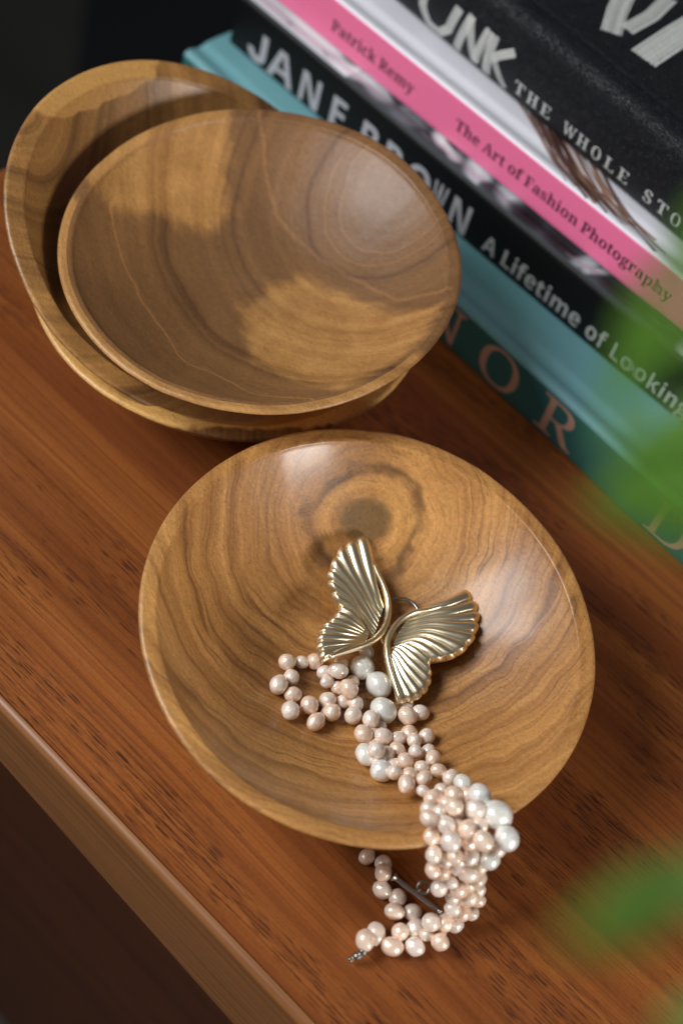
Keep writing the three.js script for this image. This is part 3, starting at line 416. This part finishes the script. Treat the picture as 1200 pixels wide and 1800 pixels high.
// ---------------------------------------------------------------- pearl necklace
{
  const nk = thing('pearl_necklace', 'many-stranded pink and white pearl necklace spilling over the bowl rim', 'necklace');
  const shapes = [0, 1, 2, 3].map((s) => { const g = new THREE.SphereGeometry(1, 28, 20), p = g.attributes.position; for (let i = 0; i < p.count; i++) { const v = new THREE.Vector3().fromBufferAttribute(p, i), f = 1 + 0.07 * N(v.x * 1.2 + s * 7, v.y * 1.2, v.z * 1.2) + 0.02 * N(v.x * 3 + s * 5, v.y * 3, v.z * 3); p.setXYZ(i, v.x * f, v.y * f, v.z * f); } g.computeVertexNormals(); const n = g.attributes.normal, q = g.attributes.position; const w = 29; for (let j = 0; j <= 20; j++) { const a = j * w, b = a + 28; n.setXYZ(b, n.getX(a), n.getY(a), n.getZ(a)); } return g; });
  const nacre = tex(256, 128, (u, v) => { const x = Math.cos(u * 6.2832), z = Math.sin(u * 6.2832); const q = 128 + 90 * N(x * 3, v * 5, z * 3) - 120 * smooth(0.42, 0.6, N(x * 6 + 9, v * 9, z * 6)); return [q, q, q]; }, { srgb: false, repeat: true });
  const pm = (r, g, b) => new THREE.MeshPhysicalMaterial({ color: new THREE.Color(r, g, b), metalness: 0.14, roughness: 0.3, ior: 1.8, bumpMap: nacre, bumpScale: 0.00012, clearcoat: 1.0, clearcoatRoughness: 0.1 });
  const pink = [pm(0.95, 0.72, 0.55), pm(0.95, 0.77, 0.63), pm(0.94, 0.68, 0.51), pm(0.95, 0.80, 0.68)], white = [pm(0.90, 0.87, 0.78), pm(0.89, 0.86, 0.80)], blush = [pm(0.90, 0.78, 0.70)];
  const PE = [[-17.85,17.76,18.74,3.3,3.3,0],[-14.82,15.74,13.35,2.58,2.58,0],[-11.82,15.57,9.09,3.21,3.21,0],[-12.37,17.37,21.87,3.12,3.12,0],[-12.75,19.47,28.75,3.6,3.6,0],[-6.74,17.92,26.78,3.49,2.81,0],[-2.13,19.87,33.27,3.35,3.68,0],[0.26,17.51,24.97,3.26,3.83,0],[6.75,18.28,28.41,3.02,3.91,0],[2.92,15.85,17.53,3.62,2.95,0],[7.79,17.35,20.69,3.72,3.1,0],[-6.26,15.0,9.23,2.98,2.98,0],[-2.54,16.35,12.28,2.57,2.57,0],[1.8,14.92,9.89,2.85,2.85,0],[6.85,14.96,12.77,2.56,2.84,0],[-4.63,14.9,1.92,3.17,3.17,0],[3.39,14.76,4.36,2.87,2.87,0],[-2.33,19.68,7.36,3.3,3.53,0],[5.77,20.31,10.18,3.51,3.73,0],[11.13,17.13,11.01,3.12,2.95,0],[13.93,18.24,15.92,3.61,3.16,0],[-2.2,15.11,-9.55,3.02,3.02,1],[1.79,16.23,-2.57,4.49,4.89,1],[11.25,16.8,-1.77,5.16,4.75,1],[19.98,17.72,5.34,5.22,4.65,1],[22.89,16.75,-4.2,3.72,2.86,2],[27.74,19.73,1.1,3.63,3.4,0],[29.81,18.33,-4.41,3.3,3.13,0],[19.92,20.41,12.97,3.49,3.26,0],[22.23,20.26,19.68,3.63,3.24,0],[27.77,20.72,14.97,3.91,2.91,0],[23.57,17.12,10.96,2.54,2.54,2],[28.92,21.71,25.58,3.98,4.15,1],[31.25,27.8,24.69,3.31,3.2,0],[32.97,19.24,5.82,3.38,3.1,0],[36.92,23.36,8.64,2.9,2.68,0],[38.48,21.23,2.81,3.15,3.15,0],[37.6,25.49,27.91,3.94,4.27,1],[34.09,23.91,20.75,2.76,3.04,0],[35.24,21.77,15.48,3.06,3.06,0],[41.07,28.03,19.84,3.02,3.02,0],[41.88,29.95,27.1,2.83,2.83,0],[48.62,34.05,29.37,3.34,3.23,0],[40.75,25.48,12.78,2.88,2.49,0],[43.26,22.94,7.48,3.07,2.35,0],[47.41,29.02,11.83,3.58,2.48,0],[47.13,29.42,17.91,2.63,2.63,0],[51.23,34.28,22.99,2.81,2.81,0],[52.21,31.09,15.05,2.74,2.74,0],[54.71,36.52,28.06,2.25,2.25,0],[59.71,42.36,30.3,3.27,3.27,0],[59.35,39.18,24.38,2.67,2.67,0],[61.7,46.37,36.85,2.8,2.8,0],[64.88,50.39,41.4,3.07,3.07,0],[65.69,49.4,36.33,2.6,2.6,0],[64.18,44.52,25.14,3.46,3.46,0],[62.69,37.84,15.92,3.97,3.08,1],[70.63,48.87,20.75,4.39,3.63,1],[68.12,52.67,32.81,3.08,3.08,0],[73.38,51.39,27.39,3.6,3.6,0],[70.3,50.33,38.6,3.2,3.2,0],[76.43,51.15,34.6,3.39,3.39,0],[79.5,49.94,22.33,4.98,5.48,1],[87.34,49.24,25.87,3.86,4.98,1],[82.79,52.02,34.24,3.69,3.38,0],[75.6,52.07,42.93,3.54,3.54,0],[87.71,41.48,32.15,4.38,2.82,1],[73.61,42.78,46.0,2.97,2.97,0],[77.16,38.75,42.36,2.8,2.8,0],[79.07,43.23,41.08,2.8,2.8,0],[82.47,41.64,36.24,3.24,3.24,0],[76.25,35.52,46.73,2.82,2.82,0],[78.92,32.69,43.45,2.83,2.83,0],[85.36,33.61,37.25,3.48,3.48,0],[88.41,29.45,34.21,3.18,3.18,0],[80.98,24.94,44.74,3.05,3.05,0],[82.43,29.21,42.26,2.66,2.66,0],[86.18,25.68,40.31,3.2,3.2,0],[85.95,20.5,41.42,2.7,2.7,0],[89.94,21.68,37.65,3.54,3.54,0],[92.23,17.62,34.19,2.91,2.91,0],[88.41,16.23,42.54,2.92,2.92,0],[91.64,13.03,39.55,3.13,3.13,0],[93.62,10.05,35.67,2.74,2.74,0],[86.01,10.75,49.41,3.13,3.59,0],[89.33,8.66,44.54,3.6,3.6,0],[91.64,4.36,40.57,3.28,3.28,0],[90.02,3.51,47.29,2.94,2.94,0],[92.74,8.02,51.07,3.13,3.26,0],[87.83,6.37,51.75,2.48,2.48,0],[80.42,4.09,57.25,2.94,3.59,0],[83.23,3.42,51.82,3.6,3.6,0],[87.38,3.5,56.97,3.39,3.59,0],[82.01,4.07,63.23,3.38,3.9,0],[74.98,3.55,63.97,3.58,3.9,0],[74.26,6.57,69.76,3.57,3.57,0],[53.07,3.0,45.19,3.31,2.78,0],[58.92,3.02,42.73,3.18,3.18,0],[61.65,6.12,46.68,3.17,3.17,0],[65.48,3.65,50.48,3.42,3.29,0],[71.2,3.13,48.28,3.29,3.29,0],[73.97,4.36,53.35,3.41,3.15,0],[78.43,3.0,48.1,3.16,3.16,0],[24.5,18.06,16.02,3.1,2.9,0],[27.86,18.78,18.98,3.1,2.9,0],[31.88,19.62,10.48,3.1,2.9,0],[31.03,20.36,21.88,3.1,2.9,0],[33.96,24.2,25.02,3.1,2.9,0],[38.89,24.31,22.58,3.1,2.9,0],[46.15,29.67,23.74,3.1,2.9,0],[57.1,32.04,14.14,3.1,2.9,0],[68.93,44.11,42.44,3.1,2.9,0],[64.61,44.51,29.42,3.1,2.9,0],[69.23,47.94,30.54,3.1,2.9,0],[67.09,44.26,21.6,3.1,2.9,0],[74.79,46.97,20.18,3.1,2.9,0],[77.82,49.25,29.49,3.1,2.9,0],[73.07,48.28,35.3,3.1,2.9,0],[74.4,44.31,38.56,3.1,2.9,0],[79.19,43.93,34.12,3.1,2.9,0],[83.18,47.15,22.75,3.1,2.9,0],[87.31,42.9,27.68,3.1,2.9,0],[86.32,35.07,33.41,3.1,2.9,0],[79.56,37.71,38.03,3.1,2.9,0],[81.01,33.69,38.55,3.1,2.9,0],[87.08,25.07,36.01,3.1,2.9,0],[90.13,21.04,32.94,3.1,2.9,0],[88.89,16.55,36.57,3.1,2.9,0]];
  PE.forEach(([x, y, z, rx, ry, kind], i) => {
    const m = mesh('pearl', shapes[i % 4], kind === 1 ? white[i % 2] : kind === 2 ? blush[0] : pink[(i * 7 + (i >> 2)) % 4], nk);
    m.position.set(x / 1000, y / 1000, z / 1000); const s = 1.0; const rr = Math.sqrt(rx * ry) / 1000, el = 1 + 0.16 * rnd(); m.scale.set(rr * s / Math.sqrt(el), rr * s / Math.sqrt(el), rr * s * el);
    m.rotation.set(0.5 * (rnd() - 0.5), rnd() * 6.28, 0.5 * (rnd() - 0.5));
  });
  const thread = new THREE.MeshStandardMaterial({ color: 0xd8c4b4, roughness: 0.8 });
  const strand = (ids, name = 'thread') => mesh(name, sweep(ids.map((i) => V(PE[i])), () => 0.00035, 1, ids.length * 6, 6, new THREE.Vector3(0.1, 1, 0.2).normalize()), thread, nk);
  strand([2, 1, 0, 3, 4, 5, 6, 7, 8, 9, 10]); const n = 103; strand([n - 7, n - 6, n - 5, n - 4, n - 3, n - 2, n - 1, n - 13 + 1]);
  const [a, b, c, h0, h1] = [[65.7,12.0,47.71],[85.95,10.0,43.7],[75.69,11.0,41.89],[76.19,6.0,72.55],[75.08,3.0,77.86]].map(V);
  mesh('toggle_bar', sweep([a, a.clone().lerp(b, 0.5), b], (t) => 0.0009 + 0.0007 * (Math.abs(t - 0.5) > 0.46 ? 1 : 0), 1, 40, 10), silverMat, nk);
  const tr = mesh('toggle_ring', new THREE.TorusGeometry(0.0021, 0.0006, 10, 32), silverMat, nk); tr.position.copy(c); tr.rotation.set(-Math.PI / 2 + 0.5, 0.2, 0);
  const hm = a.clone().lerp(b, 0.45); mesh('toggle_link', sweep([hm, hm.clone().lerp(c, 0.5), c.clone().lerp(hm, 0.35)], () => 0.0005, 1, 8, 8), silverMat, nk);
  mesh('hook', sweep([h0, h0.clone().lerp(h1, 0.3).add(new THREE.Vector3(0.0008, 0.0006, 0)), h0.clone().lerp(h1, 0.7), h1], (t) => 0.0012 - 0.0006 * t + 0.0006 * Math.sin(t * 9) ** 2, 1, 24, 8), silverMat, nk);
}

// ---------------------------------------------------------------- potted plant whose leaves reach in front of the lens
{
  const pl = thing('potted_plant', 'green leafy houseplant reaching in front of the books', 'plant');
  const leafTex = tex(256, 256, (u, v) => { const vein = Math.abs(u - 0.5) < 0.02 ? 1 : 0.5 * smooth(0.06, 0.0, Math.abs(((v * 9 + Math.abs(u - 0.5) * 7) % 1) - 0.5)); const n = fbm(u * 8, v * 8, 3, 3); return mix3([104 + 22 * n, 160 + 26 * n, 36], [146, 194, 84], vein * 0.6); });
  const leafMat = new THREE.MeshPhysicalMaterial({ map: leafTex, roughness: 0.6, transmission: 0.5, thickness: 0, side: THREE.DoubleSide });
  const stemMat = new THREE.MeshStandardMaterial({ color: new THREE.Color(0.10, 0.18, 0.03), roughness: 0.7 });
  const root = new THREE.Vector3(0.43, 0.13, -0.10);
  const leafShape = (w, l, bend) => grid(10, 18, (u, v) => { const k = Math.sin(Math.PI * clamp(v) ** 0.8) ** 0.75, x = (u - 0.5) * w * k; return [x, -bend * l * v * v + 0.25 * Math.abs(x) - 0.0, v * l]; });
  // base, tip, width
  const leaves = [[[109.5,371.1,140.7],[97.5,388.8,168.7],15,0.2],[[99.5,377.8,135.5],[94.7,387.7,162.9],9,0.6],[[82.3,399.8,147.2],[95.4,400.1,171.8],5,0.3],[[81.4,398.3,121.8],[86.9,407.3,152.8],9,0.1],[[93.7,393.4,136.0],[90.8,399.9,158.5],7,0.4],[[133.2,364.2,189.5],[128.4,379.4,209.2],7.5,0.1],[[139.6,348.8,167.6],[129.4,368.2,192.6],6,0.5],[[155.4,350.3,186.6],[142.5,364.0,200.8],14,0.1]];
  for (const [p, q, w, roll] of leaves) {
    const a = V(p), b = V(q), l = a.distanceTo(b), m = mesh('leaf', leafShape(w / 1000, l, 0.12), leafMat, pl);
    m.position.copy(a); m.up.set(Math.sin(roll), Math.cos(roll), 0.2); m.lookAt(b);
    const mid = root.clone().lerp(a, 0.6).add(new THREE.Vector3(0.05, 0.06, 0.0));
    mesh('stem', sweep([root.clone(), mid, a.clone()], (t) => 0.0022 - 0.0012 * t, 1, 20, 8, new THREE.Vector3(0.3, 0.2, 0.93).normalize()), stemMat, pl);
  }
  const potMat = new THREE.MeshStandardMaterial({ color: new THREE.Color(0.42, 0.40, 0.36), roughness: 0.8 });
  mesh('pot', new THREE.LatheGeometry([[0.0, 0.0], [0.045, 0.0], [0.062, 0.11], [0.066, 0.112], [0.066, 0.125], [0.058, 0.125], [0.055, 0.105], [0, 0.105]].map(([x, y]) => new THREE.Vector2(x, y)), 48).translate(0.43, 0.0004, -0.10), potMat, pl);
  mesh('soil', new THREE.CylinderGeometry(0.0545, 0.0545, 0.012, 32).translate(0.43, 0.112, -0.10), new THREE.MeshStandardMaterial({ color: 0x2a1d13, roughness: 1 }), pl);
}
renderer.render(scene, camera);
